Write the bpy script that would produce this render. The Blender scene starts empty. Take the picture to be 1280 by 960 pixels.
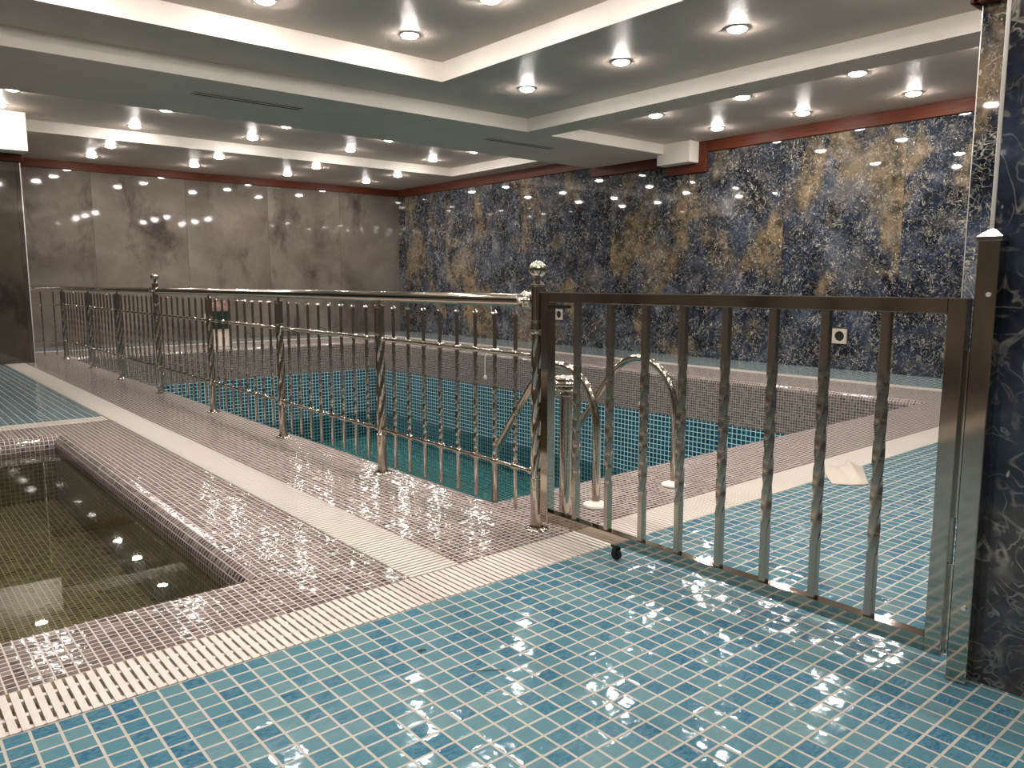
import bpy, math, random
from mathutils import Vector, Matrix
random.seed(7)
PI = math.pi
scene = bpy.context.scene
COL = scene.collection

# ------------------------------------------------------------------ materials
def srgb(r, g, b):
    f = lambda c: (c/255/12.92) if c/255 <= .04045 else ((c/255+.055)/1.055)**2.4
    return (f(r), f(g), f(b), 1)

class NT:
    def __init__(s, name):
        s.m = bpy.data.materials.new(name); s.m.use_nodes = True
        s.t = s.m.node_tree; s.t.nodes.clear()
        s.out = s.n('ShaderNodeOutputMaterial')
    def n(s, typ, **kw):
        x = s.t.nodes.new(typ)
        for k, v in kw.items():
            if k.startswith('_'): setattr(x, k[1:], v)
        return x
    def l(s, a, b): s.t.links.new(a, b)
    def put(s, sock, v):
        if hasattr(v, 'is_linked') or hasattr(v, 'links'): s.l(v, sock)
        else: sock.default_value = v
    def math(s, op, a, b=None, c=None, clamp=False):
        x = s.n('ShaderNodeMath', _operation=op, _use_clamp=clamp)
        for i, v in enumerate((a, b, c)):
            if v is not None: s.put(x.inputs[i], v)
        return x.outputs[0]
    def vm(s, op, a, b=None, scale=None):
        x = s.n('ShaderNodeVectorMath', _operation=op)
        s.put(x.inputs[0], a)
        if b is not None: s.put(x.inputs[1], b)
        if scale is not None: s.put(x.inputs['Scale'], scale)
        return x.outputs[0]
    def mix(s, fac, a, b, blend='MIX'):
        x = s.n('ShaderNodeMix', _data_type='RGBA', _blend_type=blend)
        s.put(x.inputs[0], fac); s.put(x.inputs[6], a); s.put(x.inputs[7], b)
        return x.outputs[2]
    def fmix(s, fac, a, b):
        x = s.n('ShaderNodeMix', _data_type='FLOAT')
        s.put(x.inputs[0], fac); s.put(x.inputs[2], a); s.put(x.inputs[3], b)
        return x.outputs[0]
    def rng(s, v, a, b, c=0., d=1., smooth=False):
        x = s.n('ShaderNodeMapRange')
        if smooth: x.interpolation_type = 'SMOOTHSTEP'
        s.put(x.inputs[0], v)
        for i, q in enumerate((a, b, c, d)): x.inputs[i+1].default_value = q
        return x.outputs[0]
    def noise(s, vec, scale, detail=3., rough=.55, dist=0.):
        x = s.n('ShaderNodeTexNoise')
        s.put(x.inputs['Vector'], vec)
        x.inputs['Scale'].default_value = scale; x.inputs['Detail'].default_value = detail
        x.inputs['Roughness'].default_value = rough; x.inputs['Distortion'].default_value = dist
        return x
    def voro(s, vec, scale, feature='F1'):
        x = s.n('ShaderNodeTexVoronoi', _feature=feature)
        s.put(x.inputs['Vector'], vec); x.inputs['Scale'].default_value = scale
        return x
    def ramp(s, v, stops, mode='LINEAR'):
        x = s.n('ShaderNodeValToRGB'); x.color_ramp.interpolation = mode
        e = x.color_ramp.elements
        while len(e) < len(stops): e.new(.5)
        for k, (p, c) in enumerate(stops): e[k].position = p; e[k].color = c
        s.put(x.inputs[0], v); return x.outputs[0]
    def bsdf(s, **kw):
        x = s.n('ShaderNodeBsdfPrincipled')
        for k, v in kw.items(): s.put(x.inputs[k.replace('_', ' ')], v)
        s.l(x.outputs[0], s.out.inputs[0]); return x
    def bump(s, h, dist, strength=1., normal=None):
        x = s.n('ShaderNodeBump'); s.put(x.inputs['Height'], h)
        x.inputs['Distance'].default_value = dist; x.inputs['Strength'].default_value = strength
        if normal is not None: s.put(x.inputs['Normal'], normal)
        return x.outputs[0]

def simple(name, col, rough=.5, metal=0., noise=0., spec=.5):
    t = NT(name)
    c = col
    if noise:
        g = t.n('ShaderNodeNewGeometry')
        nz = t.noise(g.outputs['Position'], 6., 5.)
        c = t.mix(t.math('MULTIPLY', nz.outputs[0], noise), col, tuple(x*.55 for x in col[:3])+(1,))
    t.bsdf(Base_Color=c, Roughness=rough, Metallic=metal, Specular_IOR_Level=spec)
    return t.m

def tile_mat(name, pitch, gw, stops, grout, off=(0, 0), rough=.07, wave=.0012, tilt=.03, inner=None, groutrough=.7, inscale=3., coat=0.):
    t = NT(name)
    uv = t.n('ShaderNodeUVMap').outputs[0]
    v = t.vm('SCALE', t.vm('SUBTRACT', uv, (off[0], off[1], 0)), scale=1/pitch)
    cell = t.vm('FLOOR', t.vm('ADD', v, (.0001, .0001, .5)))
    fr = t.vm('FRACTION', v)
    ab = t.vm('ABSOLUTE', t.vm('SUBTRACT', fr, (.5, .5, 0)))
    sp = t.n('ShaderNodeSeparateXYZ'); t.l(ab, sp.inputs[0])
    mx = t.math('MAXIMUM', sp.outputs[0], sp.outputs[1])
    g = gw/pitch/2
    fac = t.rng(mx, .5-g-.012, .5-g+.012, smooth=True)
    wn = t.n('ShaderNodeTexWhiteNoise', _noise_dimensions='3D'); t.l(cell, wn.inputs['Vector'])
    tc = t.ramp(wn.outputs['Value'], stops)
    loc = t.vm('ADD', v, t.vm('SCALE', wn.outputs['Color'], scale=37.))
    if inner:
        n1 = t.noise(t.vm('MULTIPLY', loc, (1., 2.4, 1.)), inscale, 5., .6, .6)
        tc = t.mix(t.rng(n1.outputs[0], .38, .68), tc, inner)
    # large slow variation of the batch of tiles
    base = t.mix(fac, tc, grout)
    n2 = t.noise(loc, 1.1, 1.)
    edge = t.rng(mx, .5-g-.16, .5-g, 0, 1, smooth=True)
    h = t.math('SUBTRACT', t.math('MULTIPLY', n2.outputs[0], 1.), t.math('ADD', t.math('MULTIPLY', edge, .13), t.math('MULTIPLY', fac, .35)))
    nb = t.bump(h, wave)
    tl = t.vm('SCALE', t.vm('SUBTRACT', wn.outputs['Color'], (.5, .5, .5)), scale=tilt)
    nn = t.vm('NORMALIZE', t.vm('ADD', nb, tl))
    t.bsdf(Base_Color=base, Roughness=t.fmix(fac, rough, groutrough), Normal=nn)
    return t.m

M = {}
M['blue_tile'] = tile_mat('blue_glass_mosaic', .0545, .0062,
    [(0, srgb(34, 86, 113)), (.3, srgb(52, 100, 119)), (.6, srgb(74, 115, 125)), (1, srgb(102, 131, 134))],
    srgb(164, 157, 145), off=(.168, 1.95), inner=srgb(84, 120, 131), wave=.0010, tilt=.045)
M['grey_tile'] = tile_mat('mauve_grey_mosaic', .0268, .0042,
    [(0, srgb(42, 37, 36)), (.35, srgb(74, 66, 64)), (.7, srgb(100, 91, 88)), (1, srgb(132, 122, 118))],
    srgb(176, 165, 157), off=(.208, 2.165), inner=srgb(120, 107, 103), wave=.0006, tilt=.045, inscale=1.5)
M['pool_tile'] = tile_mat('deep_blue_pool_mosaic', .0545, .0074,
    [(0, srgb(8, 50, 72)), (.5, srgb(18, 74, 96)), (1, srgb(36, 100, 118))],
    srgb(198, 226, 224), off=(0, 0), inner=srgb(30, 92, 112), wave=.001, tilt=.03)
M['pool_floor'] = tile_mat('teal_pool_floor_mosaic', .0545, .006,
    [(0, srgb(40, 98, 108)), (.5, srgb(56, 116, 122)), (1, srgb(78, 132, 134))],
    srgb(190, 222, 216), wave=.001, tilt=.03)
M['tub_tile'] = tile_mat('dark_tub_mosaic', .0268, .0032,
    [(0, srgb(74, 70, 55)), (.6, srgb(98, 94, 76)), (1, srgb(118, 114, 95))],
    srgb(164, 158, 138), wave=.001, tilt=.03)

def marble(name, slab, browns, seed, seamw=.002, light=1., mlo=.38, sc=1., blues=None):
    t = NT(name)
    pos = t.n('ShaderNodeNewGeometry').outputs['Position']
    sp = t.n('ShaderNodeSeparateXYZ'); t.l(pos, sp.inputs[0])
    sy = t.math('DIVIDE', t.math('SUBTRACT', sp.outputs[1], .98), slab)
    cid = t.math('FLOOR', sy)
    cb = t.n('ShaderNodeCombineXYZ'); t.put(cb.inputs[0], t.math('MULTIPLY', cid, 13.7)); t.put(cb.inputs[2], t.math('MULTIPLY', cid, 5.3))
    p = t.vm('ADD', t.vm('ADD', pos, cb.outputs[0]), (seed, seed*.7, seed*.3))
    pb = t.vm('ADD', t.vm('ADD', t.vm('MULTIPLY', pos, (1, 1, .62)), t.vm('SCALE', cb.outputs[0], scale=.04)), (seed, seed, 0))
    cloud = t.noise(p, 2.2, 10., .68, .6)
    blue = t.ramp(cloud.outputs[0], [(.30, srgb(14, 16, 20)), (.45, srgb(28, 34, 45)), (.57, srgb(50, 59, 74)), (.70, srgb(96, 100, 106))])
    bn = t.noise(pb, 1.35, 6., .6, .6)
    bm = t.rng(bn.outputs[0], .49, .60, 0, browns, smooth=True)
    bc = t.noise(p, 5., 7., .7, .3)
    brown = t.ramp(bc.outputs[0], [(.32, srgb(34, 32, 31)), (.47, srgb(82, 71, 56)), (.58, srgb(122, 105, 81)), (.72, srgb(116, 82, 54))])
    c = t.mix(bm, blue, brown)
    gn = t.noise(p, 1.9, 4., .6)
    c = t.mix(t.rng(gn.outputs[0], .54, .7, 0, .55), c, srgb(112, 108, 104))
    mask = t.rng(t.noise(p, 4.2, 5., .65).outputs[0], mlo, mlo+.26)
    def curl(sc, det, wdt, dist):
        n = t.noise(p, sc, det, .62, dist).outputs[0]
        return t.rng(t.math('ABSOLUTE', t.math('SUBTRACT', n, .5)), 0., wdt, 1., 0.)
    def brk(sc, lo, off):
        return t.rng(t.noise(t.vm('ADD', p, (off, off, off)), sc, 2.).outputs[0], lo, lo+.12)
    v1 = t.math('MULTIPLY', curl(4.5*sc, 3., .009, .8), brk(6.*sc, .44, 3.))
    v2 = t.math('MULTIPLY', curl(11.*sc, 2.5, .020, .9), t.math('MULTIPLY', brk(13.*sc, .43, 7.), .9))
    v3 = t.math('MULTIPLY', curl(22.*sc, 1.5, .034, .6), t.math('MULTIPLY', brk(24.*sc, .46, 11.), .75))
    fl = t.rng(t.noise(t.vm('MULTIPLY', p, (1., 1., .55)), 34., 1.5, .5).outputs[0], .71, .74)
    net = t.math('MULTIPLY', t.math('MAXIMUM', t.math('MAXIMUM', v1, v2), v3), t.math('ADD', t.math('MULTIPLY', mask, .72), .28))
    vein = t.math('MAXIMUM', net, t.math('MULTIPLY', fl, .85))
    vein = t.math('MULTIPLY', vein, light, clamp=True)
    c = t.mix(vein, c, srgb(196, 188, 172))
    fs = t.math('ABSOLUTE', t.math('SUBTRACT', t.math('FRACT', t.math('ADD', sy, .5)), .5))
    seam = t.rng(fs, seamw/slab*.6, seamw/slab, 1, 0)
    c = t.mix(t.math('MULTIPLY', seam, .7), c, srgb(30, 30, 32))
    t.bsdf(Base_Color=c, Roughness=.03, Specular_IOR_Level=.55)
    return t.m
M['marble'] = marble('blue_brown_marble_slab', 1.41, .95, 3.1)
M['marble_near'] = marble('navy_marble_slab', 9., .35, 21.7, mlo=.47, sc=.7, light=.8)

def concrete(name, lo, mid, hi, stain, slab=1.445, off=.14, rough=.045):
    t = NT(name)
    pos = t.n('ShaderNodeNewGeometry').outputs['Position']
    sp = t.n('ShaderNodeSeparateXYZ'); t.l(pos, sp.inputs[0])
    sx = t.math('DIVIDE', t.math('SUBTRACT', t.math('ADD', sp.outputs[0], t.math('MULTIPLY', sp.outputs[1], .0)), off), slab)
    cid = t.math('FLOOR', sx)
    cb = t.n('ShaderNodeCombineXYZ'); t.put(cb.inputs[0], t.math('MULTIPLY', cid, 11.3)); t.put(cb.inputs[1], t.math('MULTIPLY', cid, 4.1))
    p = t.vm('ADD', pos, cb.outputs[0])
    n1 = t.noise(p, 1.1, 7., .6, .4)
    c = t.ramp(n1.outputs[0], [(.3, lo), (.5, mid), (.7, hi)])
    n2 = t.noise(t.vm('MULTIPLY', p, (1.1, 1.1, .7)), 1.15, 9., .66, .35)
    c = t.mix(t.rng(n2.outputs[0], .50, .70, 0, .9, smooth=True), c, stain)
    n3 = t.noise(p, 17., 5., .7)
    c = t.mix(t.rng(n3.outputs[0], .5, .8, 0, .3), c, lo)
    fs = t.math('ABSOLUTE', t.math('SUBTRACT', t.math('FRACT', t.math('ADD', sx, .5)), .5))
    c = t.mix(t.math('MULTIPLY', t.rng(fs, .0012, .0022, 1, 0), .75), c, srgb(48, 42, 38))
    t.bsdf(Base_Color=c, Roughness=rough, Specular_IOR_Level=.5)
    return t.m
M['concrete'] = concrete('grey_concrete_panel', srgb(90, 82, 74), srgb(112, 103, 95), srgb(128, 119, 111), srgb(62, 55, 49))
M['shaded'] = concrete('shade_painted_concrete_panel', srgb(62, 56, 49), srgb(78, 70, 61), srgb(92, 83, 74), srgb(46, 42, 37), off=.2)  # same grey concrete, with the shade on the left block painted into its tones

def paint(name, col, rough, streak=0., spec=.5):
    t = NT(name)
    pos = t.n('ShaderNodeNewGeometry').outputs['Position']
    n = t.noise(t.vm('MULTIPLY', pos, (1, 1.0, 1)), 1.7, 6., .6, .3)
    c = t.mix(t.rng(n.outputs[0], .35, .7, 0, .35), col, tuple(x*.72 for x in col[:3])+(1,))
    n2 = t.noise(t.vm('MULTIPLY', pos, (1., 1., 1.)), 28., 4., .6, 1.)
    kw = {}
    if streak: kw['Normal'] = t.bump(n2.outputs[0], streak)
    t.bsdf(Base_Color=c, Roughness=rough, Specular_IOR_Level=spec, **kw)
    return t.m
M['ceiling'] = paint('satin_grey_ceiling_stucco', srgb(212, 195, 184), .44, .0022, .38)
M['fascia'] = paint('white_fascia_paint', srgb(236, 228, 218), .5)
M['beam'] = paint('matt_grey_beam_paint', srgb(238, 216, 203), .6)
M['steel'] = simple('polished_stainless', srgb(205, 196, 184), .09, 1.)
M['steel_flat'] = simple('polished_stainless_square_tube', srgb(192, 182, 169), .07, 1.)
M['steel_bar'] = simple('satin_stainless_bar', srgb(186, 176, 164), .24, 1.)
M['alu'] = simple('aluminium_corner_profile', srgb(226, 222, 214), .3, .6)
M['white_plastic'] = simple('cream_white_plastic', srgb(192, 184, 175), .4, 0, .10)
M['cup'] = simple('white_plastic_cup', srgb(236, 228, 216), .3)
M['dark'] = simple('black_rubber', srgb(18, 18, 18), .45)
M['slot'] = simple('vent_black', srgb(10, 10, 10), .6)
M['green'] = simple('dark_green_plastic', srgb(30, 50, 44), .4, 0, .2)
M['pail'] = simple('pale_plastic_pail', srgb(190, 178, 162), .35, 0, .2)
M['rag'] = simple('pinkish_grey_rag', srgb(150, 118, 110), .9, 0, .5)
M['sheet'] = simple('frosted_sheet', srgb(172, 161, 148), .55, 0, .1)
M['channel'] = simple('sandy_channel_grout', srgb(226, 208, 178), .9, 0, .4)
M['twig'] = simple('dry_twig', srgb(70, 60, 48), .8)
M['under'] = simple('bare_plaster', srgb(120, 116, 110), .9)

def wood():
    t = NT('mahogany_trim')
    pos = t.n('ShaderNodeNewGeometry').outputs['Position']
    n = t.noise(t.vm('MULTIPLY', pos, (.8, .8, 22.)), 3., 6., .6, .4)
    c = t.ramp(n.outputs[0], [(.3, srgb(66, 30, 17)), (.6, srgb(98, 46, 27)), (.8, srgb(78, 36, 20))])
    t.bsdf(Base_Color=c, Roughness=.5, Specular_IOR_Level=.2)
    return t.m
M['wood'] = wood()

def lens_mat():
    t = NT('downlight_glow')
    e = t.n('ShaderNodeEmission'); e.inputs[0].default_value = (1., .935, .875, 1); e.inputs[1].default_value = LAMP
    t.l(e.outputs[0], t.out.inputs[0]); return t.m
LAMP = 250.
M['lens'] = lens_mat()

def water(name, tint, rippl, dist):
    t = NT(name)
    pos = t.n('ShaderNodeNewGeometry').outputs['Position']
    n = t.noise(pos, rippl, 2.)
    nb = t.bump(n.outputs[0], dist)
    tr = t.n('ShaderNodeBsdfTransparent'); tr.inputs[0].default_value = tint
    gl = t.n('ShaderNodeBsdfGlossy'); gl.inputs['Roughness'].default_value = .015; t.l(nb, gl.inputs['Normal'])
    fr = t.n('ShaderNodeFresnel'); fr.inputs[0].default_value = 1.33; t.l(nb, fr.inputs['Normal'])
    mx = t.n('ShaderNodeMixShader')
    t.l(fr.outputs[0], mx.inputs[0]); t.l(tr.outputs[0], mx.inputs[1]); t.l(gl.outputs[0], mx.inputs[2])
    t.l(mx.outputs[0], t.out.inputs[0]); return t.m
M['tub_water'] = water('still_olive_water', (.76, .74, .63, 1), 3., .0005)
M['pool_water'] = water('teal_pool_water', (.56, .83, .82, 1), 2.5, .002)

# ------------------------------------------------------------------ mesh builder
class MB:
    def __init__(s): s.v = []; s.f = []; s.uv = []; s.mi = []
    def face(s, pts, uv=None, mi=0):
        b = len(s.v); s.v += [tuple(p) for p in pts]
        s.f.append(tuple(range(b, b+len(pts)))); s.uv += list(uv) if uv else [(p[0], p[1]) for p in pts]; s.mi.append(mi)
    def rect(s, x0, x1, y0, y1, z=0., mi=0, down=False):
        p = [(x0, y0, z), (x1, y0, z), (x1, y1, z), (x0, y1, z)]
        s.face(p[::-1] if down else p, mi=mi)
    def idx(s, verts, faces, mi=0):
        b = len(s.v); s.v += [tuple(v) for v in verts]
        for f in faces:
            s.f.append(tuple(b+i for i in f)); s.mi.append(mi)
            s.uv += [(verts[i][0]+verts[i][1]*.5, verts[i][2]) for i in f]
    def box(s, x0, x1, y0, y1, z0, z1, mi=0, mat=None, bev=0.):
        V = [(x, y, z) for z in (z0, z1) for (x, y) in ((x0, y0), (x1, y0), (x1, y1), (x0, y1))]
        if bev:
            # chamfered along all edges by shrinking: 24-vertex chamfer box
            b = bev; V = []; xs, ys, zs = (x0, x1), (y0, y1), (z0, z1)
            import itertools
            key = {}
            for i, j, k in itertools.product((0, 1), repeat=3):
                sx, sy, sz = (1-2*i), (1-2*j), (1-2*k)
                for a in range(3):
                    p = [xs[i]+sx*b, ys[j]+sy*b, zs[k]+sz*b]
                    p[a] = (xs[i], ys[j], zs[k])[a]
                    key[(i, j, k, a)] = len(V); V.append(tuple(p))
            F = []
            for a in range(3):
                o = [q for q in range(3) if q != a]
                for e in (0, 1):
                    q = []
                    for u, w in ((0, 0), (1, 0), (1, 1), (0, 1)):
                        c = [0, 0, 0]; c[a] = e; c[o[0]] = u; c[o[1]] = w
                        q.append(key[(*c, a)])
                    F.append(q)
            for a in range(3):       # edges along axis a
                o = [q for q in range(3) if q != a]
                for u in (0, 1):
                    for w in (0, 1):
                        c0 = [0, 0, 0]; c0[o[0]] = u; c0[o[1]] = w; c1 = list(c0); c1[a] = 1
                        F.append([key[(*c0, o[0])], key[(*c1, o[0])], key[(*c1, o[1])], key[(*c0, o[1])]])
            for i, j, k in itertools.product((0, 1), repeat=3):
                F.append([key[(i, j, k, 0)], key[(i, j, k, 1)], key[(i, j, k, 2)]])
            # orient outward
            c = Vector(((x0+x1)/2, (y0+y1)/2, (z0+z1)/2)); G = []
            for f in F:
                P = [Vector(V[i]) for i in f]; nrm = (P[1]-P[0]).cross(P[2]-P[0])
                G.append(f if nrm.dot(sum(P, Vector())/len(P)-c) > 0 else f[::-1])
            s.idx(V, G, mi); return
        F = [(3, 2, 1, 0), (4, 5, 6, 7), (0, 1, 5, 4), (1, 2, 6, 5), (2, 3, 7, 6), (3, 0, 4, 7)]
        s.idx(V, F, mi)
    def rings(s, rings, cap=True, mi=0):
        n = len(rings[0]); V = [p for r in rings for p in r]; F = []
        for k in range(len(rings)-1):
            for i in range(n):
                j = (i+1) % n
                F.append((k*n+i, k*n+j, (k+1)*n+j, (k+1)*n+i))
        if cap:
            F.append(tuple(range(n))[::-1]); F.append(tuple(range((len(rings)-1)*n, len(rings)*n)))
        s.idx(V, F, mi)
    def lathe(s, prof, c=(0, 0, 0), n=20, axis='z', mi=0, lobes=0, amp=0.):
        R = []
        for (r, h) in prof:
            ring = []
            for i in range(n):
                a = 2*PI*i/n
                rr = r*(1+amp*math.cos(lobes*a)) if lobes else r
                x, y = rr*math.cos(a), rr*math.sin(a)
                ring.append({'z': (c[0]+x, c[1]+y, c[2]+h), 'y': (c[0]+y, c[1]+h, c[2]+x), 'x': (c[0]+h, c[1]+x, c[2]+y)}[axis])
            R.append(ring)
        s.rings(R, True, mi)
    def tube(s, path, r, n=14, mi=0):
        P = [Vector(p) for p in path]; R = []; up = None
        for k, p in enumerate(P):
            d = (P[min(k+1, len(P)-1)]-P[max(k-1, 0)]).normalized()
            if up is None:
                up = Vector((1, 0, 0)) if abs(d.x) < .9 else Vector((0, 0, 1))
            u = (up - d*up.dot(d)).normalized(); w = d.cross(u); up = u
            R.append([p+u*r*math.cos(2*PI*i/n)+w*r*math.sin(2*PI*i/n) for i in range(n)])
        s.rings(R, True, mi)
    def twist(s, c, z0, z1, r, turns, segs, shape='square', n=8, rot=0., mi=0):
        """bar along z whose section is rotated steadily from z0 to z1"""
        R = []
        for k in range(segs+1):
            t = k/segs; a0 = rot+turns*2*PI*t; ring = []
            for i in range(n):
                if shape == 'square':
                    q, e = divmod(i, 2); h = r; b = r*.30
                    base = [(h, h-b), (h-b, h)][e]
                    x, y = base
                    ca, sa = math.cos(q*PI/2), math.sin(q*PI/2)
                    x, y = x*ca-y*sa, x*sa+y*ca
                else:
                    a = 2*PI*i/n; rr = r*(1+.10*math.cos(4*a)); x, y = rr*math.cos(a), rr*math.sin(a)
                ca, sa = math.cos(a0), math.sin(a0)
                ring.append((c[0]+x*ca-y*sa, c[1]+x*sa+y*ca, z0+(z1-z0)*t))
            R.append(ring)
        s.rings(R, True, mi)
    def mesh(s, name, mats, smooth=None):
        me = bpy.data.meshes.new(name); me.from_pydata(s.v, [], s.f)
        for m in mats: me.materials.append(m)
        uvl = me.uv_layers.new(name='UVMap')
        for i, u in enumerate(s.uv): uvl.data[i].uv = u
        me.polygons.foreach_set('material_index', s.mi)
        if smooth is not None:
            me.polygons.foreach_set('use_smooth', [True]*len(s.f))
            me.update(); me.set_sharp_from_angle(angle=math.radians(smooth))
        me.update(); return me
    def build(s, name, mats, parent=None, smooth=None, loc=None):
        if not isinstance(mats, (list, tuple)): mats = [mats]
        return link(name, s.mesh(name, mats, smooth), parent, loc)

def link(name, me, parent=None, loc=None):
    o = bpy.data.objects.new(name, me); COL.objects.link(o)
    if parent is not None: o.parent = parent
    if loc is not None: o.location = loc
    return o
def tag(o, label, cat, group=None, kind=None):
    o['label'] = label
    if cat: o['category'] = cat
    if group: o['group'] = group
    if kind: o['kind'] = kind
    return o
def thing(name, loc, label, cat, group=None):
    return tag(link(name, None, None, loc), label, cat, group)
def struct(o, label=None):
    o['kind'] = 'structure'
    if label: o['label'] = label
    return o

# ------------------------------------------------------------------ room layout (metres, camera eye 1 m above the deck)
XL, XR, YB, YF = -3.6, 8.70, -3.0, 13.92        # left wall, blue wall, wall behind the viewer, grey wall
GY0, GY1 = 1.95, 2.165                          # near gutter
GX0, GX1 = 1.372, 1.585                         # gutter between the two pools
RX0, RX1 = 7.60, 7.80                           # gutter by the blue wall
FY0, FY1 = 12.90, 13.10                         # gutter by the grey wall
TY0, TY1 = 6.20, 6.41                           # gutter behind the tub
BLX, BLY = 1.70, 11.33                          # concrete wall block on the left, coloured as shaded
POOL = (2.20, 6.85, 2.735, 11.80, .05)          # x0 x1 y0 y1 edge radius
TUB = (-2.7, .94, 2.555, 5.78, .07)
PIER = (2.09, 2.40, -3.0, .70)                  # navy marble pier that carries the gate
COLM = (5.05, 5.75, .4, 1.83)                   # marble column behind it

# blue tiled deck
m = MB()
m.rect(XL, XR, YB, GY0); m.rect(RX1, XR, GY0, YF); m.rect(BLX, RX1, FY1, YF); m.rect(XL, GX0, TY1, BLY+.05)
struct(m.build('floor', M['blue_tile']), 'blue glass mosaic deck with pale grout')

def surround(name, x0, x1, y0, y1, hole, mats, label, depth, band=None):
    """tiled surround with a rounded lip that turns down into the basin"""
    hx0, hx1, hy0, hy1, r = hole
    m = MB()
    ox0, ox1, oy0, oy1 = hx0-r, hx1+r, hy0-r, hy1+r
    m.rect(x0, x1, y0, oy0); m.rect(x0, x1, oy1, y1); m.rect(x0, ox0, oy0, oy1) if ox0 > x0 else None; m.rect(ox1, x1, oy0, oy1)
    N = 8
    prof = [(r-r*math.sin(a), -(r-r*math.cos(a)), r*a) for a in [PI/2*k/N for k in range(N+1)]]
    lip = list(prof)
    segs = [(lip[k], lip[k+1], 0) for k in range(N)]
    last = lip[-1]
    for zz, mi in (band or [(depth, 0)]):
        nx = (0., -zz, last[2]+(zz+last[1]))
        segs.append((last, nx, mi)); last = nx
    for (d0, z0, s0), (d1, z1, s1), mi in segs:
        # near side (faces +y), far side, left side (faces +x), right side
        m.face([(hx1+d0, hy0-d0, z0), (hx1+d1, hy0-d1, z1), (hx0-d1, hy0-d1, z1), (hx0-d0, hy0-d0, z0)],
               [(hx1+d0, oy0+s0), (hx1+d1, oy0+s1), (hx0-d1, oy0+s1), (hx0-d0, oy0+s0)], mi)
        m.face([(hx0-d0, hy1+d0, z0), (hx0-d1, hy1+d1, z1), (hx1+d1, hy1+d1, z1), (hx1+d0, hy1+d0, z0)],
               [(hx0-d0, oy1-s0), (hx0-d1, oy1-s1), (hx1+d1, oy1-s1), (hx1+d0, oy1-s0)], mi)
        m.face([(hx0-d0, hy0-d0, z0), (hx0-d1, hy0-d1, z1), (hx0-d1, hy1+d1, z1), (hx0-d0, hy1+d0, z0)],
               [(ox0+s0, hy0-d0), (ox0+s1, hy0-d1), (ox0+s1, hy1+d1), (ox0+s0, hy1+d0)], mi)
        m.face([(hx1+d0, hy1+d0, z0), (hx1+d1, hy1+d1, z1), (hx1+d1, hy0-d1, z1), (hx1+d0, hy0-d0, z0)],
               [(ox1-s0, hy1+d0), (ox1-s1, hy1+d1), (ox1-s1, hy0-d1), (ox1-s0, hy0-d0)], mi)
    m.rect(hx0, hx1, hy0, hy1, last[1], len(mats)-1)
    return m, mats, name, label
m, mats, nm, lb = surround('pool_surround', GX1, RX0, GY1, FY0, POOL, [M['grey_tile'], M['pool_tile'], M['pool_floor']],
    'grey mosaic surround and tiled basin of the large pool', 1.65, [(.47, 0), (1.65, 1)])
struct(m.build(nm, mats, smooth=35), lb)
m, mats, nm, lb = surround('tub_surround', XL, GX0, GY1, TY0, TUB, [M['grey_tile'], M['tub_tile']],
    'grey mosaic surround and tiled basin of the small pool', .42, [(.16, 0), (.42, 1)])
struct(m.build(nm, mats, smooth=35), lb)
# water
m = MB(); m.rect(POOL[0]+.001, POOL[1]-.001, POOL[2]+.001, POOL[3]-.001, -1.22)
tag(m.build('pool_water', M['pool_water']), 'clear teal water standing low in the large pool', 'water', None, 'stuff')
m = MB(); m.rect(TUB[0]+.001, TUB[1]-.001, TUB[2]+.001, TUB[3]-.001, -.09)
tag(m.build('tub_water', M['tub_water']), 'still dark olive water filling the small pool on the left', 'water', None, 'stuff')

# gutters: a sunk channel and a white plastic grate with cross slats
def gutter(a0, a1, b0, b1, along, label):
    P = (lambda a, b, z: (a, b, z)) if along == 'x' else (lambda a, b, z: (b, a, z))
    m = MB(); d = -.035
    q = [[P(a0, b0, d), P(a1, b0, d), P(a1, b1, d), P(a0, b1, d)], [P(a0, b0, 0), P(a1, b0, 0), P(a1, b0, d), P(a0, b0, d)],
         [P(a0, b1, d), P(a1, b1, d), P(a1, b1, 0), P(a0, b1, 0)]]
    for f in q: m.face(f)
    struct(m.build('gutter_channel', M['channel']))
    g = MB(); p = .0241; w = .0166
    n = int((a1-a0)/p)
    def bx(A0, A1, B0, B1, z0, z1, bev=0):
        if along == 'x': g.box(A0, A1, B0, B1, z0, z1, bev=bev)
        else: g.box(B0, B1, A0, A1, z0, z1, bev=bev)
    for k in range(n):
        a = a0+p*(k+.5); bx(a-w/2, a+w/2, b0+.004, b1-.004, -.012, .001)
    W = b1-b0
    for fb in (.06, .36, .72):
        bx(a0+.002, a1-.002, b0+W*fb, b0+W*fb+.016, -.016, -.0025)
    return tag(g.build('gutter_grate', M['white_plastic']), label, 'drain grate', 'white overflow gutter grates')
gutter(XL, RX1, GY0, GY1, 'x', 'long white gutter grate between the near blue tiles and the grey pool edges')
gutter(GY1, BLY, GX0, GX1, 'y', 'straight white gutter grate running between the two pools to the shaded wall')
gutter(GY1, FY1, RX0, RX1, 'y', 'thin white gutter grate along the foot of the blue marble wall')
gutter(BLX, RX0, FY0, FY1, 'x', 'white gutter grate along the foot of the grey concrete wall')
gutter(XL, GX0, TY0, TY1, 'x', 'short white gutter grate behind the small pool')
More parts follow.
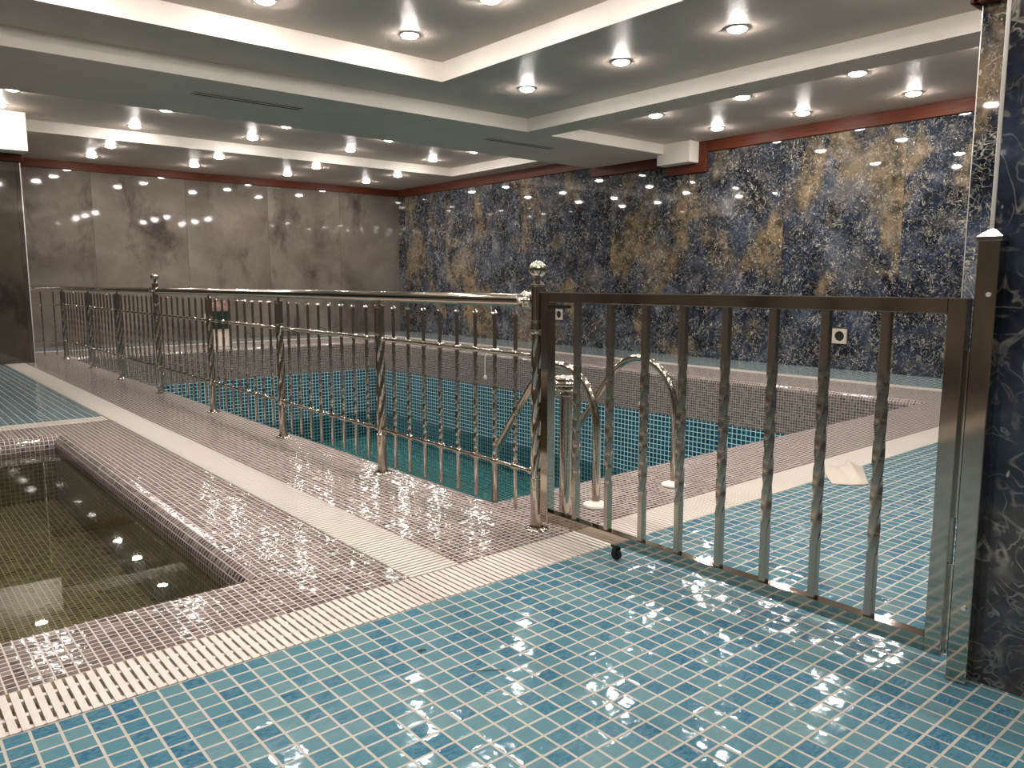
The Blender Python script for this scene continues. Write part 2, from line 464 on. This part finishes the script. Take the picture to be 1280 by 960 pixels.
# walls
def wall(name, b, mat, label):
    m = MB(); m.box(*b); return struct(m.build(name, mat), label)
wall('wall_back', (BLX, XR+.2, YF, YF+.2, -.05, 3.3), M['concrete'], 'polished grey concrete panel wall at the far end')
wall('wall_right', (XR, XR+.2, YB, YF, -.05, 3.3), M['marble'], 'glossy blue and brown marble wall')
wall('wall_left', (XL-.2, XL, YB, YF, -.05, 3.3), M['concrete'], 'wall left of the small pool')
wall('wall_front', (XL-.2, XR+.2, YB-.2, YB, -.05, 3.3), M['concrete'], 'wall behind the viewer')
wall('wall_block', (XL, BLX, BLY, YF+.2, -.02, 3.3), M['shaded'], 'grey concrete wall block at far left, shade painted into its colour')
wall('marble_pier', (*PIER, -.02, 3.2), M['marble_near'], 'navy marble pier at right carrying the gate post')
wall('marble_column', (*COLM, -.02, 3.2), M['marble'], 'marble column behind the gate post')

# metal corner profiles
def strip(x, y, z0, z1, w, label, n):
    m = MB(); m.box(x-w, x+.003, y-.003, y+w, z0, z1, bev=.001)
    return struct(m.build('trim_%d' % n, M['alu']), label)
strip(PIER[0]+.004, PIER[3], 0, 3.2, .0065, 'metal corner strip on the navy pier', 1)
strip(COLM[0]+.004, COLM[3], 0, 2.56, .004, 'metal corner strip on the marble column', 2)
m = MB(); m.box(BLX-.007, BLX+.003, BLY-.003, BLY+.007, 0, 2.46)
struct(m.build('trim_3', M['alu']), 'pale metal corner strip on the shaded wall block')

# ------------------------------------------------------------------ ceiling
ZA, ZB, Z2, Z3, ZR1, ZR3 = 2.86, 2.70, 2.845, 3.02, 3.0, 2.83
BY0, BY1 = 6.88, 8.38        # cross beam
T2X, T3X, T3Y = 6.03, 4.35, 6.16
BX1 = 6.40
R1X0, R1X1, R1Y0, R1Y1 = -2.5, 8.27, BY1, 11.45
LX0, LY0 = -2.0, -1.5
c = MB()
D = dict(down=True)
c.rect(XL, XR, R1Y1, YF, ZA, **D); c.rect(R1X1, XR, BY1, R1Y1, ZA, **D); c.rect(XL, R1X0, BY1, R1Y1, ZA, **D)
c.rect(R1X0, R1X1, BY1, R1Y1, ZR1, **D)
c.rect(BX1, XR, YB, BY0, ZR3, **D)
c.rect(T3X, T2X, YB, BY0, Z2, **D); c.rect(XL, T3X, T3Y, BY0, Z2, **D); c.rect(XL, LX0, YB, T3Y, Z2, **D); c.rect(LX0, T3X, YB, LY0, Z2, **D)
c.rect(LX0, T3X, LY0, T3Y, Z3, **D)
struct(c.build('ceiling', M['ceiling']), 'satin grey stepped ceiling')
b = MB()
b.rect(XL, XR, BY0, BY1, ZB, **D); b.rect(T2X, BX1, YB, BY0, ZB, **D)
struct(b.build('ceiling_beam', M['beam']), 'lowered matt grey beam soffit crossing the ceiling')
f = MB()
def vx(x, y0, y1, z0, z1): f.face([(x, y0, z0), (x, y1, z0), (x, y1, z1), (x, y0, z1)])
def vy(y, x0, x1, z0, z1): f.face([(x0, y, z0), (x1, y, z0), (x1, y, z1), (x0, y, z1)])
vy(R1Y1, R1X0, R1X1, ZA, ZR1); vx(R1X1, BY1, R1Y1, ZA, ZR1); vx(R1X0, BY1, R1Y1, ZA, ZR1)
vy(BY1, XL, XR, ZB, ZR1)
vy(BY0, XL, T2X, ZB, Z2); vx(T2X, YB, BY0, ZB, Z2)
vy(BY0, BX1, XR, ZB, ZR3); vx(BX1, YB, BY0, ZB, ZR3)
vy(T3Y, LX0, T3X, Z2, Z3); vx(T3X, LY0, T3Y, Z2, Z3); vy(LY0, LX0, T3X, Z2, Z3); vx(LX0, LY0, T3Y, Z2, Z3)
struct(f.build('ceiling_fascia', M['fascia']), 'white upright faces of the ceiling steps')
m = MB(); m.rect(XL-.2, XR+.2, YB-.2, YF+.2, 3.25, **D); struct(m.build('ceiling_slab', M['under']))
# boxes: end of the beam by the blue wall, and over the shaded wall block
m = MB(); m.box(8.46, XR, 6.45, 6.99, 2.56, 2.84, bev=.004)
struct(m.build('ceiling_box', M['fascia']), 'white boxed end of the beam by the blue wall')
m = MB(); m.box(XL, 1.75, 11.02, BLY+.3, 2.55, 3.0, bev=.004)
struct(m.build('ceiling_box', M['fascia']), 'bright white box above the shaded wall block')

# mahogany trim along the wall heads
def wood_run(bxs, n, label):
    m = MB()
    for q in bxs: m.box(*q, bev=.004)
    struct(m.build('trim_%d' % n, M['wood']), label)
t = .035
wood_run([(BLX, XR-.001, YF-t, YF, 2.735, 2.862)], 4, 'mahogany trim along the head of the grey wall')
wood_run([(XR-t, XR, BY1-.3, YF-t, 2.71, 2.862)], 5, 'mahogany trim on the blue wall below the back soffit')
wood_run([(XR-.06, XR, 6.99, BY1+.02, 2.565, 2.70)], 6, 'mahogany trim on the blue wall under the beam')
wood_run([(XR-.05, XR, 6.33, 6.99, 2.44, 2.58), (XR-.05, XR, 6.33, 6.45, 2.58, 2.835)], 7, 'mahogany trim stepping around the white beam end')
wood_run([(XR-t, XR, YB, 6.33, 2.69, 2.832)], 8, 'mahogany trim on the blue wall right of the beam end')
wood_run([(XL, BLX+.03, BLY-.03, BLY, 2.455, 2.58), (BLX, BLX+.03, BLY, YF, 2.455, 2.58)], 9, 'mahogany trim on top of the shaded wall block')
wood_run([(COLM[0]-.07, COLM[0], COLM[2], COLM[3]+.03, 2.565, 2.70), (COLM[0]-.07, COLM[1]+.05, COLM[3], COLM[3]+.05, 2.565, 2.70)], 10, 'mahogany trim around the head of the marble column')
m = MB(); m.box(COLM[0]-.03, COLM[1]+.2, COLM[2]-.1, COLM[3]+.02, 2.70, 2.85)
struct(m.build('ceiling_box', M['beam']), 'soffit box above the marble column')

# ------------------------------------------------------------------ downlights
def ring_mesh():
    m = MB(); m.lathe([(.062, 0), (.090, 0), (.092, -.004), (.086, -.008), (.068, -.009), (.062, -.004)], n=24)
    return m.mesh('trim_ring', [M['alu']], 40)
def lens_mesh():
    m = MB(); R = .066
    m.lathe([(R, -.002)]+[(max(.002, R*math.cos(q)), -.006-.024*math.sin(q)) for q in [PI/2*k/7 for k in range(8)]], n=24)
    return m.mesh('lens', [M['lens']], 60)
RING, LENS = ring_mesh(), lens_mesh()
ORD = ['first', 'second', 'third', 'fourth', 'fifth', 'sixth', 'seventh']
def downlight(x, y, z, label, group):
    o = thing('downlight', (x, y, z), label, 'ceiling light', group)
    link('trim_ring', RING, o); link('lens', LENS, o)
for j, y in enumerate((13.05, 11.95)):
    for i, x in enumerate((2.88, 4.36, 5.93, 7.47)):
        downlight(x, y, ZA, 'round spotlight in the soffit by the grey wall, %s row, %s from the left' % (('wall', 'tray')[j], ORD[i]), 'spotlights in the soffit by the grey wall')
for j, y in enumerate((9.76, 10.88)):
    for i, x in enumerate((1.45, 2.97, 4.45, 5.97, 7.48)):
        downlight(x, {(1, 1): 11.06, (0, 1): 10.72}.get((i, j), y), ZR1, 'spotlight in the long back tray, %s, %s from left' % (('row by the beam', 'row by the white fascia')[j], ORD[i]), 'spotlights in the long back tray')
for i, x in enumerate((6.92, 8.06)):
    for j, y in enumerate((5.75, 4.65, 3.49, 2.35)):
        downlight(x, y, ZR3, 'round spotlight in the side bay, %s, %s from the beam end' % (('row beside the beam', 'row beside the blue wall')[i], ORD[j]), 'spotlights in the side bay by the blue wall')
for j, y in enumerate((5.83, 4.63, 3.5, 2.35, 1.2, .05)):  # nearer lamps of this row are unseen, added to light floor and pier
    downlight(5.11, y, Z2, 'round spotlight in the partly added row of the middle ceiling step, %s from the beam corner' % ORD[j], 'spotlights in the middle step')
for i, x in enumerate((3.68, 2.45, 1.22, 0.)):  # most of this grid is out of view, added to light near deck and pier
    for j, y in enumerate((5.66, 4.6, 3.5, 2.4, 1.3, .2, -.9)):
        downlight(x, y, Z3, 'round spotlight in the partly added grid of the highest tray, %s from its right edge, %s from its back edge' % (ORD[i], ORD[j]), 'spotlights in the highest tray')

# slot vents in the beam
def vent(x0, x1, y, label):
    o = thing('ceiling_vent', ((x0+x1)/2, y, ZB), label, 'air vent', 'slot vents in the beam')
    h = (x1-x0)/2
    m = MB(); z0, z1 = -.006, -.0005
    for q in ((-h, h, -.075, -.055), (-h, h, -.012, .008), (-h, h, .058, .075), (-h, -h+.02, -.055, .058), (h-.02, h, -.055, .058)): m.box(*q, z0, z1)
    m.build('frame', M['beam'], o)
    m = MB(); m.box(-h+.02, h-.02, -.055, .058, -.002, -.0006); m.build('slot', M['slot'], o)
    m = MB()
    for yy in (-.034, .032): m.box(-h+.02, h-.02, yy-.003, yy+.003, -.005, -.002)
    m.build('blade', M['steel_flat'], o)
vent(2.5, 3.56, 7.43, 'slim black slot vent in the beam, nearer the left')
vent(5.93, 7.03, 7.5, 'slim black slot vent in the beam, near the tray corner')

# ------------------------------------------------------------------ pool railing
def RXf(y): return 2.062+(y-2.286)*.0045
PY = [2.286, 3.51, 4.765, 6.065, 7.437, 8.80, 10.12, 11.64]
BALL = {0, 4}
HR = .929
rail = thing('pool_railing', (RXf(6.5), 6.5, 0), 'long polished stainless railing with twisted balusters beside the large pool', 'railing')
def loc(x, y, z=0): return (x-rail.location.x, y-rail.location.y, z)
R0 = .0255
def flange(m):
    m.lathe([(.046, 0), (.048, .003), (.044, .008), (.031, .012), (.028, .02)], n=28)
pm = MB(); flange(pm)
pm.lathe([(R0, .005), (R0, .165), (R0+.003, .167), (R0+.003, .172), (R0, .174), (R0, .205), (R0+.003, .207), (R0+.003, .212), (R0*.96, .216)], n=28)
pm.twist((0, 0), .21, .735, R0*.93, 1.0, 90, 'flute', 32)
pm.lathe([(R0*.96, .73), (R0+.003, .734), (R0+.003, .739), (R0, .741), (R0, .872), (R0+.003, .874), (R0+.003, .882), (R0*.6, .888), (.008, .890), (.007, .908)], n=28)
POST = pm.mesh('post', [M['steel']], 40)
pm = MB(); flange(pm)
pm.lathe([(R0, .005), (R0, .165), (R0+.003, .167), (R0+.003, .172), (R0, .174), (R0, .205), (R0+.003, .207), (R0+.003, .212), (R0*.96, .216)], n=28)
pm.twist((0, 0), .21, .80, R0*.95, 1.1, 100, 'flute', 32)
pm.lathe([(R0*.96, .798), (R0+.003, .806), (R0+.003, .812), (R0, .815), (R0, .843), (R0+.003, .845), (R0+.003, .850), (R0, .852), (R0, .985), (R0+.003, .987), (R0+.003, .991), (R0*.55, 1.006), (.012, 1.008), (.012, 1.02)], n=28)
BPOST = pm.mesh('post', [M['steel']], 40)
pm = MB(); rr = .0345
pm.lathe([(.013, .0)]+[(max(.002, rr*math.sin(a)), .0325-rr*math.cos(a)) for a in [PI*(.12+.86*k/16) for k in range(17)]], n=28)
FIN = pm.mesh('ball_finial', [M['steel']], 60)
# baluster
bm_ = MB(); rb = .0082
bm_.lathe([(rb, .058), (rb, .236)], n=12)
bm_.twist((0, 0), .24, .70, rb*.95, 1.5, 44, 'square', 8)
bm_.lathe([(rb, .70), (rb, .868), (rb+.004, .868), (rb+.005, .874), (rb*.9, .881), (.002, .884)], n=12)
BAL = bm_.mesh('baluster', [M['steel']], 40)
cm = MB(); cm.lathe([(.02, -.017), (.024, -.014), (.024, -.006), (.019, 0.), (.024, .006), (.024, .014), (.02, .017)], n=16, axis='y')
bal_spots = []
for k, y in enumerate(PY):
    o = link('post', BPOST if k in BALL else POST, rail, loc(RXf(y), y))
    if k in BALL: link('ball_finial', FIN, o, (0, 0, 1.018))
for k in range(len(PY)-1):
    a, b = PY[k], PY[k+1]
    for q in range(1, 9):
        y = a+(b-a)*q/9
        bal_spots.append(y); link('baluster', BAL, rail, loc(RXf(y), y))
# cross bars with a small bead at every baluster, one pair per bay
for k in range(len(PY)-1):
    a, b = PY[k], PY[k+1]
    for z in (.237, .712):
        m = MB(); m.tube([loc(RXf(a), a+.02, z), loc(RXf(b), b-.02, z)], .0085, 12)
        for q in range(1, 9):
            y = a+(b-a)*q/9; p = loc(RXf(y), y, z)
            m.lathe([(.009, -.024), (.0135, -.019), (.0135, -.011), (.0145, -.006), (.0145, .006), (.0135, .011), (.0135, .019), (.009, .024)], c=p, n=12, axis='y')
        for yy, sg in ((a, 1), (b, -1)):
            p = loc(RXf(yy), yy+sg*.034, z); m.lathe([(.010, -.012), (.0145, -.008), (.0145, .008), (.010, .012)], c=p, n=14, axis='y')
        m.build('crossbar', M['steel'], rail, 40)
# handrail in two lengths, ending at the ball posts
for a, b in ((PY[0], PY[4]), (PY[4], PY[7])):
    e = b-.055 if b == PY[4] else b
    m = MB(); m.tube([loc(RXf(a), a+.05, HR), loc(RXf(e), e, HR)], .0265, 28)
    m.build('handrail', M['steel'], rail, 40)
def knuckle(y, sg):
    p = loc(RXf(y), y, HR); m = MB()
    m.lathe([(.018, sg*.022), (.026, sg*.026), (.033, sg*.034), (.034, sg*.044), (.029, sg*.052), (.026, sg*.056), (.030, sg*.060), (.034, sg*.068), (.034, sg*.084), (.029, sg*.094), (.0268, sg*.096)][::sg], c=p, n=32, axis='y', lobes=8, amp=.09)
    m.build('rail_connector', M['steel'], rail, 50)
knuckle(PY[0], 1); knuckle(PY[4], 1); knuckle(PY[4], -1)
# short return to the shaded wall block
m = MB(); yE = PY[7]; xE = RXf(yE)
m.tube([loc(xE+.02, yE, HR), loc(BLX+.002, yE, HR)], .0262, 24); m.build('handrail', M['steel'], rail, 40)
for z in (.237, .712):
    m = MB(); m.tube([loc(xE-.02, yE, z), loc(BLX+.002, yE, z)], .0085, 12); m.build('crossbar', M['steel'], rail, 40)
for x in (1.858, 2.0): link('baluster', BAL, rail, loc(x, yE))

# ------------------------------------------------------------------ gate
gate = thing('pool_gate', (2.05, 1.48, 0), 'square tube stainless gate with eight twisted bars between ball post and pier', 'gate')
def gl(x, y, z=0): return (x-2.05, y-1.48, z)
def gbox(x0, x1, y0, y1, z0, z1, name, mat='steel_flat', bev=.002, parent=None):
    m = MB(); m.box(x0-2.05, x1-2.05, y0-1.48, y1-1.48, z0, z1, bev=bev); return m.build(name, M[mat], parent or gate, 30)
GA, GB = .724, 2.232
gbox(2.03, 2.07, GA, GA+.042, .058, .963, 'stile'); gbox(2.03, 2.07, GB-.042, GB, .058, .963, 'stile')
gbox(2.0302, 2.0698, GA+.041, GB-.041, .925, .9628, 'rail'); gbox(2.0302, 2.0698, GA+.041, GB-.041, .0582, .10, 'rail')
gm = MB(); h = .0125
gm.twist((0, 0), .098, .262, h, 0, 1, 'square', 8); gm.twist((0, 0), .262, .772, h*1.04, 1.25, 60, 'square', 8)
gm.twist((0, 0), .772, .928, h, 0, 1, 'square', 8)
for z in (.776, .796): gm.box(-h-.0015, h+.0015, -h-.0015, h+.0015, z-.0015, z+.0015)
GBAL = gm.mesh('bar', [M['steel_bar']], 25)
for y in (2.05, 1.885, 1.724, 1.566, 1.404, 1.242, 1.082, .918): link('bar', GBAL, gate, gl(2.05, y))
# latch tongue and hinge bars
gbox(2.036, 2.046, GB-.15, GB-.042, .904, .915, 'latch', 'dark', .001)
for z0, z1 in ((.42, .835), (.075, .30)):
    gbox(2.046, 2.064, .7135, GA+.002, z0, z1, 'hinge', 'steel', .001)
# castor under the bottom rail
ca = thing('castor_wheel', (2.045, 1.835, .022), 'small black castor wheel under the gate next to the gutter', 'wheel')
ca.parent = gate; ca.location = gl(2.045, 1.835, .021)
for k in ('label', 'category'): del ca[k]
m = MB(); m.lathe([(.004, -.009), (.017, -.009), (.0205, -.006), (.021, 0), (.0205, .006), (.017, .009), (.004, .009)], n=20, axis='x'); m.build('tyre', M['dark'], ca, 40)
m = MB(); m.box(-.013, -.0105, -.009, .009, -.004, .030); m.box(.0105, .013, -.009, .009, -.004, .030); m.box(-.016, .016, -.014, .014, .028, .0375, bev=.001)
m.build('fork', M['dark'], ca)
# hinge post fixed on the pier
hp = thing('gate_post', (2.065, .689, 0), 'square stainless gate post with pyramid cap fixed to the navy marble pier', 'post')
m = MB(); m.box(-.025, .024, -.0235, .0235, .0, 1.098, bev=.002); m.build('tube', M['steel_flat'], hp, 30)
m = MB(); q = .0285
m.box(-q, .0245, -q, q, 1.096, 1.108, bev=.002)
m.idx([(-q, -q, 1.107), (.0245, -q, 1.107), (.0245, q, 1.107), (-q, q, 1.107), (-.006, -.006, 1.125), (.006, -.006, 1.125), (.006, .006, 1.125), (-.006, .006, 1.125)],
      [(0, 1, 5, 4), (1, 2, 6, 5), (2, 3, 7, 6), (3, 0, 4, 7), (4, 5, 6, 7)])
m.build('cap', M['steel'], hp, 20)
for z in (.972, .20):
    m = MB(); m.lathe([(.0002, .0), (.004, -.0005), (.0055, -.0035)][::-1]+[(.0055, .002)], c=(-.0262, -.008, z), n=14, axis='x'); 
    m.build('screw', M['alu'], hp, 40)

# ------------------------------------------------------------------ ladder
lad = thing('pool_ladder', (2.76, 2.36, 0), 'stainless pool ladder with two arched handrails on white floor cups', 'ladder')
def arch(x):
    ctrl = [(2.358, 0.), (2.358, .2), (2.362, .36), (2.372, .43), (2.395, .495), (2.435, .552), (2.49, .593), (2.555, .615), (2.62, .619), (2.685, .598), (2.74, .562), (2.80, .498), (2.90, .37), (3.0, .235), (3.05, .165), (3.075, .115), (3.083, .05), (3.083, -.3), (3.083, -1.45)]
    P = [Vector((x-2.76, a-2.36, b)) for a, b in ctrl]; out = []
    for k in range(len(P)-1):
        p0, p1, p2, p3 = P[max(k-1, 0)], P[k], P[k+1], P[min(k+2, len(P)-1)]
        for s in range(4):
            t = s/4
            out.append(.5*((2*p1)+(p2-p0)*t+(2*p0-5*p1+4*p2-p3)*t*t+(3*p1-p0-3*p2+p3)*t**3))
    out.append(P[-1]); return out
for x in (2.485, 3.04):
    m = MB(); m.tube(arch(x), .0185, 18); m.build('handrail', M['steel'], lad, 60)
    m = MB(); m.lathe([(.058, 0), (.060, .004), (.056, .012), (.040, .018), (.024, .021), (.022, .026), (.019, .026)], c=(x-2.76, -.002, 0), n=28); m.build('floor_cup', M['cup'], lad, 40)
for z in (-.25, -.52, -.79, -1.06, -1.33):
    m = MB(); m.box(-.275, .28, .695, .765, z-.012, z+.012, bev=.004); m.build('tread', M['steel_flat'], lad)

# short bollard post with an ornate head, just behind the gate
bo = thing('bollard_post', (2.255, 2.32, 0), 'short stainless bollard with a beaded ornate head behind the gate', 'bollard')
m = MB(); m.lathe([(.036, 0), (.037, .006), (.027, .012), (.0262, .02), (.0262, .528), (.029, .531), (.029, .537), (.022, .541)], n=28); m.build('tube', M['steel'], bo, 40)
m = MB(); m.lathe([(.010, .54), (.010, .552), (.046, .553), (.048, .556), (.046, .560), (.012, .561), (.012, .57)], n=32); m.build('plate', M['steel'], bo, 40)
m = MB(); m.lathe([(.020, .566), (.046, .568), (.054, .575), (.055, .584), (.050, .592), (.044, .596), (.050, .601), (.046, .610), (.030, .616), (.004, .618)], n=48, lobes=16, amp=.06); m.build('ornate_head', M['steel'], bo, 50)

# ------------------------------------------------------------------ small things
def outlet(y, z, label):
    o = thing('wall_box', (XR, y, z), label, 'pipe outlet')
    s = .085
    m = MB(); R, n = .058, 24; V = []; F = []
    sq = []
    for i in range(n):
        a = 2*PI*i/n; c_, s_ = math.cos(a), math.sin(a); k = s/max(abs(c_), abs(s_))
        sq.append((c_*k, s_*k))
    for d, r_ in ((0., None), (-.022, None), (-.022, R), (-.004, R)):
        for i in range(n):
            a = 2*PI*i/n
            u, w = sq[i] if r_ is None else (r_*math.cos(a), r_*math.sin(a))
            V.append((d, u, w))
    for k in range(3):
        for i in range(n):
            j = (i+1) % n; F.append((k*n+i, k*n+j, (k+1)*n+j, (k+1)*n+i))
    m.idx(V, F); m.build('plate', M['pail'], o)
    m = MB(); m.lathe([(R, -.004), (R, -.003)], n=24, axis='x'); m.build('bore', M['slot'], o)
outlet(4.42, .385, 'square pale pipe outlet with round black bore low on the blue wall, right of centre')
outlet(9.12, .49, 'square pale pipe outlet on the blue wall seen beside the gate stile')

bk = thing('green_bucket', (4.42, 12.45, .27), 'dark green bucket of rags standing on a pale upturned pail by the grey wall', 'bucket')
m = MB(); m.lathe([(.135, 0), (.14, .01), (.168, .27), (.176, .272), (.176, .285), (.166, .285), (.13, .02)], n=28); m.build('body', M['green'], bk, 40)
m = MB()
for k in range(11):
    a = k*2.4; r = .03+.09*((k*.37) % 1); cx, cy = r*math.cos(a), r*math.sin(a); hh = .10+.07*((k*.61) % 1)
    m.tube([(cx*1.2, cy*1.2, .16), (cx, cy, .26), (cx*1.1+.02*math.sin(k), cy*1.1, .26+hh*.6), (cx*.7+.03*math.cos(k*3), cy*.7, .26+hh)], .034, 10)
m.build('rags', M['rag'], bk, 60)
m = MB(); m.tube([(-.175, 0, .26), (-.21, 0, .24), (-.22, .0, .15), (-.20, 0, .08)], .006, 8); m.build('handle', M['cup'], bk, 60)
pl = thing('pale_pail', (4.42, 12.45, 0), 'pale plastic pail standing upside down under the dark green bucket', 'pail')
m = MB(); m.lathe([(.165, 0), (.168, .012), (.160, .02), (.140, .245), (.146, .25), (.148, .265), (.13, .27), (.01, .27)], n=28); m.build('body', M['pail'], pl, 40)

# frosted sheet draped on deck by the gutter
m = MB(); NU, NV = 26, 14; V = []; F = []
A, B, C_, D_ = Vector((3.93, 2.07)), Vector((3.66, 1.86)), Vector((3.80, 1.74)), Vector((4.13, 1.93))
for i in range(NU+1):
    u = i/NU
    for j in range(NV+1):
        w = j/NV
        p = (A*(1-u)+D_*u)*(1-w)+(B*(1-u)+C_*u)*w
        edge = .012*math.sin(PI*u)*math.sin(PI*w)
        ridge = .026*math.exp(-((u-.66)/.10)**2)*(1-w)**2.2
        z = .004+edge+ridge+.012*(1-w)*abs(math.sin(5*u+1))
        V.append((p.x, p.y+.03*math.sin(PI*u)*w*-1, z))
for i in range(NU):
    for j in range(NV):
        a = i*(NV+1)+j; F.append((a, a+1, a+NV+2, a+NV+1))
m.idx(V, F)
sh = m.build('plastic_sheet', M['sheet'], None, 60)
sh.modifiers.new('thickness', 'SOLIDIFY').thickness = .002
tag(sh, 'crumpled frosted sheet lying on the blue deck behind the gate', 'sheet')

# pool wall inlets, one with a cord above it
o = thing('pool_inlet', (POOL[1], 8.70, -.35), 'white wall inlet with a hanging cord on the far side of the pool', 'pool fitting')
m = MB(); m.lathe([(.030, 0), (.034, -.004), (.033, -.012), (.022, -.024), (.004, -.028)], n=20, axis='x'); m.build('knob', M['cup'], o, 40)
m = MB(); m.tube([(-.014, 0, .02), (-.012, .002, .15), (-.010, 0, .30), (.03, 0, .345)], .006, 8); m.build('cord', M['cup'], o, 60)
o = thing('pool_inlet', (POOL[1], 5.80, -.385), 'white wall inlet knob seen between the gate bars', 'pool fitting')
m = MB(); m.lathe([(.030, 0), (.034, -.004), (.033, -.012), (.022, -.024), (.004, -.028)], n=20, axis='x'); m.build('knob', M['cup'], o, 40)

# debris on the near tiles
m = MB(); m.tube([(1.139, 1.517, .003), (1.165, 1.500, .0045), (1.190, 1.487, .003), (1.215, 1.469, .003)], .0011, 6)
tag(m.build('dry_stalk', M['twig'], None, 60), 'thin dry stalk lying on the blue tiles', 'debris')
m = MB(); m.tube([(1.098, 1.70, .003), (1.108, 1.697, .006), (1.12, 1.693, .003)], .0022, 6); m.tube([(1.103, 1.690, .002), (1.109, 1.697, .005), (1.113, 1.705, .002)], .0015, 6)
tag(m.build('dead_leaf', M['twig'], None, 60), 'tiny dark scrap of dead leaf on the blue tiles near the gutter', 'debris')

# ------------------------------------------------------------------ world, camera, colour
w = bpy.data.worlds.new('World'); scene.world = w; w.use_nodes = True
w.node_tree.nodes['Background'].inputs[0].default_value = (1, .93, .86, 1)
w.node_tree.nodes['Background'].inputs[1].default_value = .02
cam = bpy.data.cameras.new('camera'); cam.sensor_width = 36.; cam.lens = 36*971.17/1280; cam.clip_start = .02
co = bpy.data.objects.new('camera', cam); COL.objects.link(co)
co.location = (0, 0, 1.0); co.rotation_euler = (math.radians(90-7.442), 0, math.radians(-40.167))
scene.camera = co
vs = scene.view_settings
vs.view_transform = 'Standard'; vs.look = 'None'; vs.gamma = 1.; vs.use_curve_mapping = False
vs.exposure = .44
cy = scene.cycles
cy.use_denoising = True
cy.max_bounces = 8; cy.diffuse_bounces = 4; cy.glossy_bounces = 5; cy.transparent_max_bounces = 12
cy.sample_clamp_indirect = 6.; cy.caustics_reflective = False; cy.caustics_refractive = False
cy.use_light_tree = True
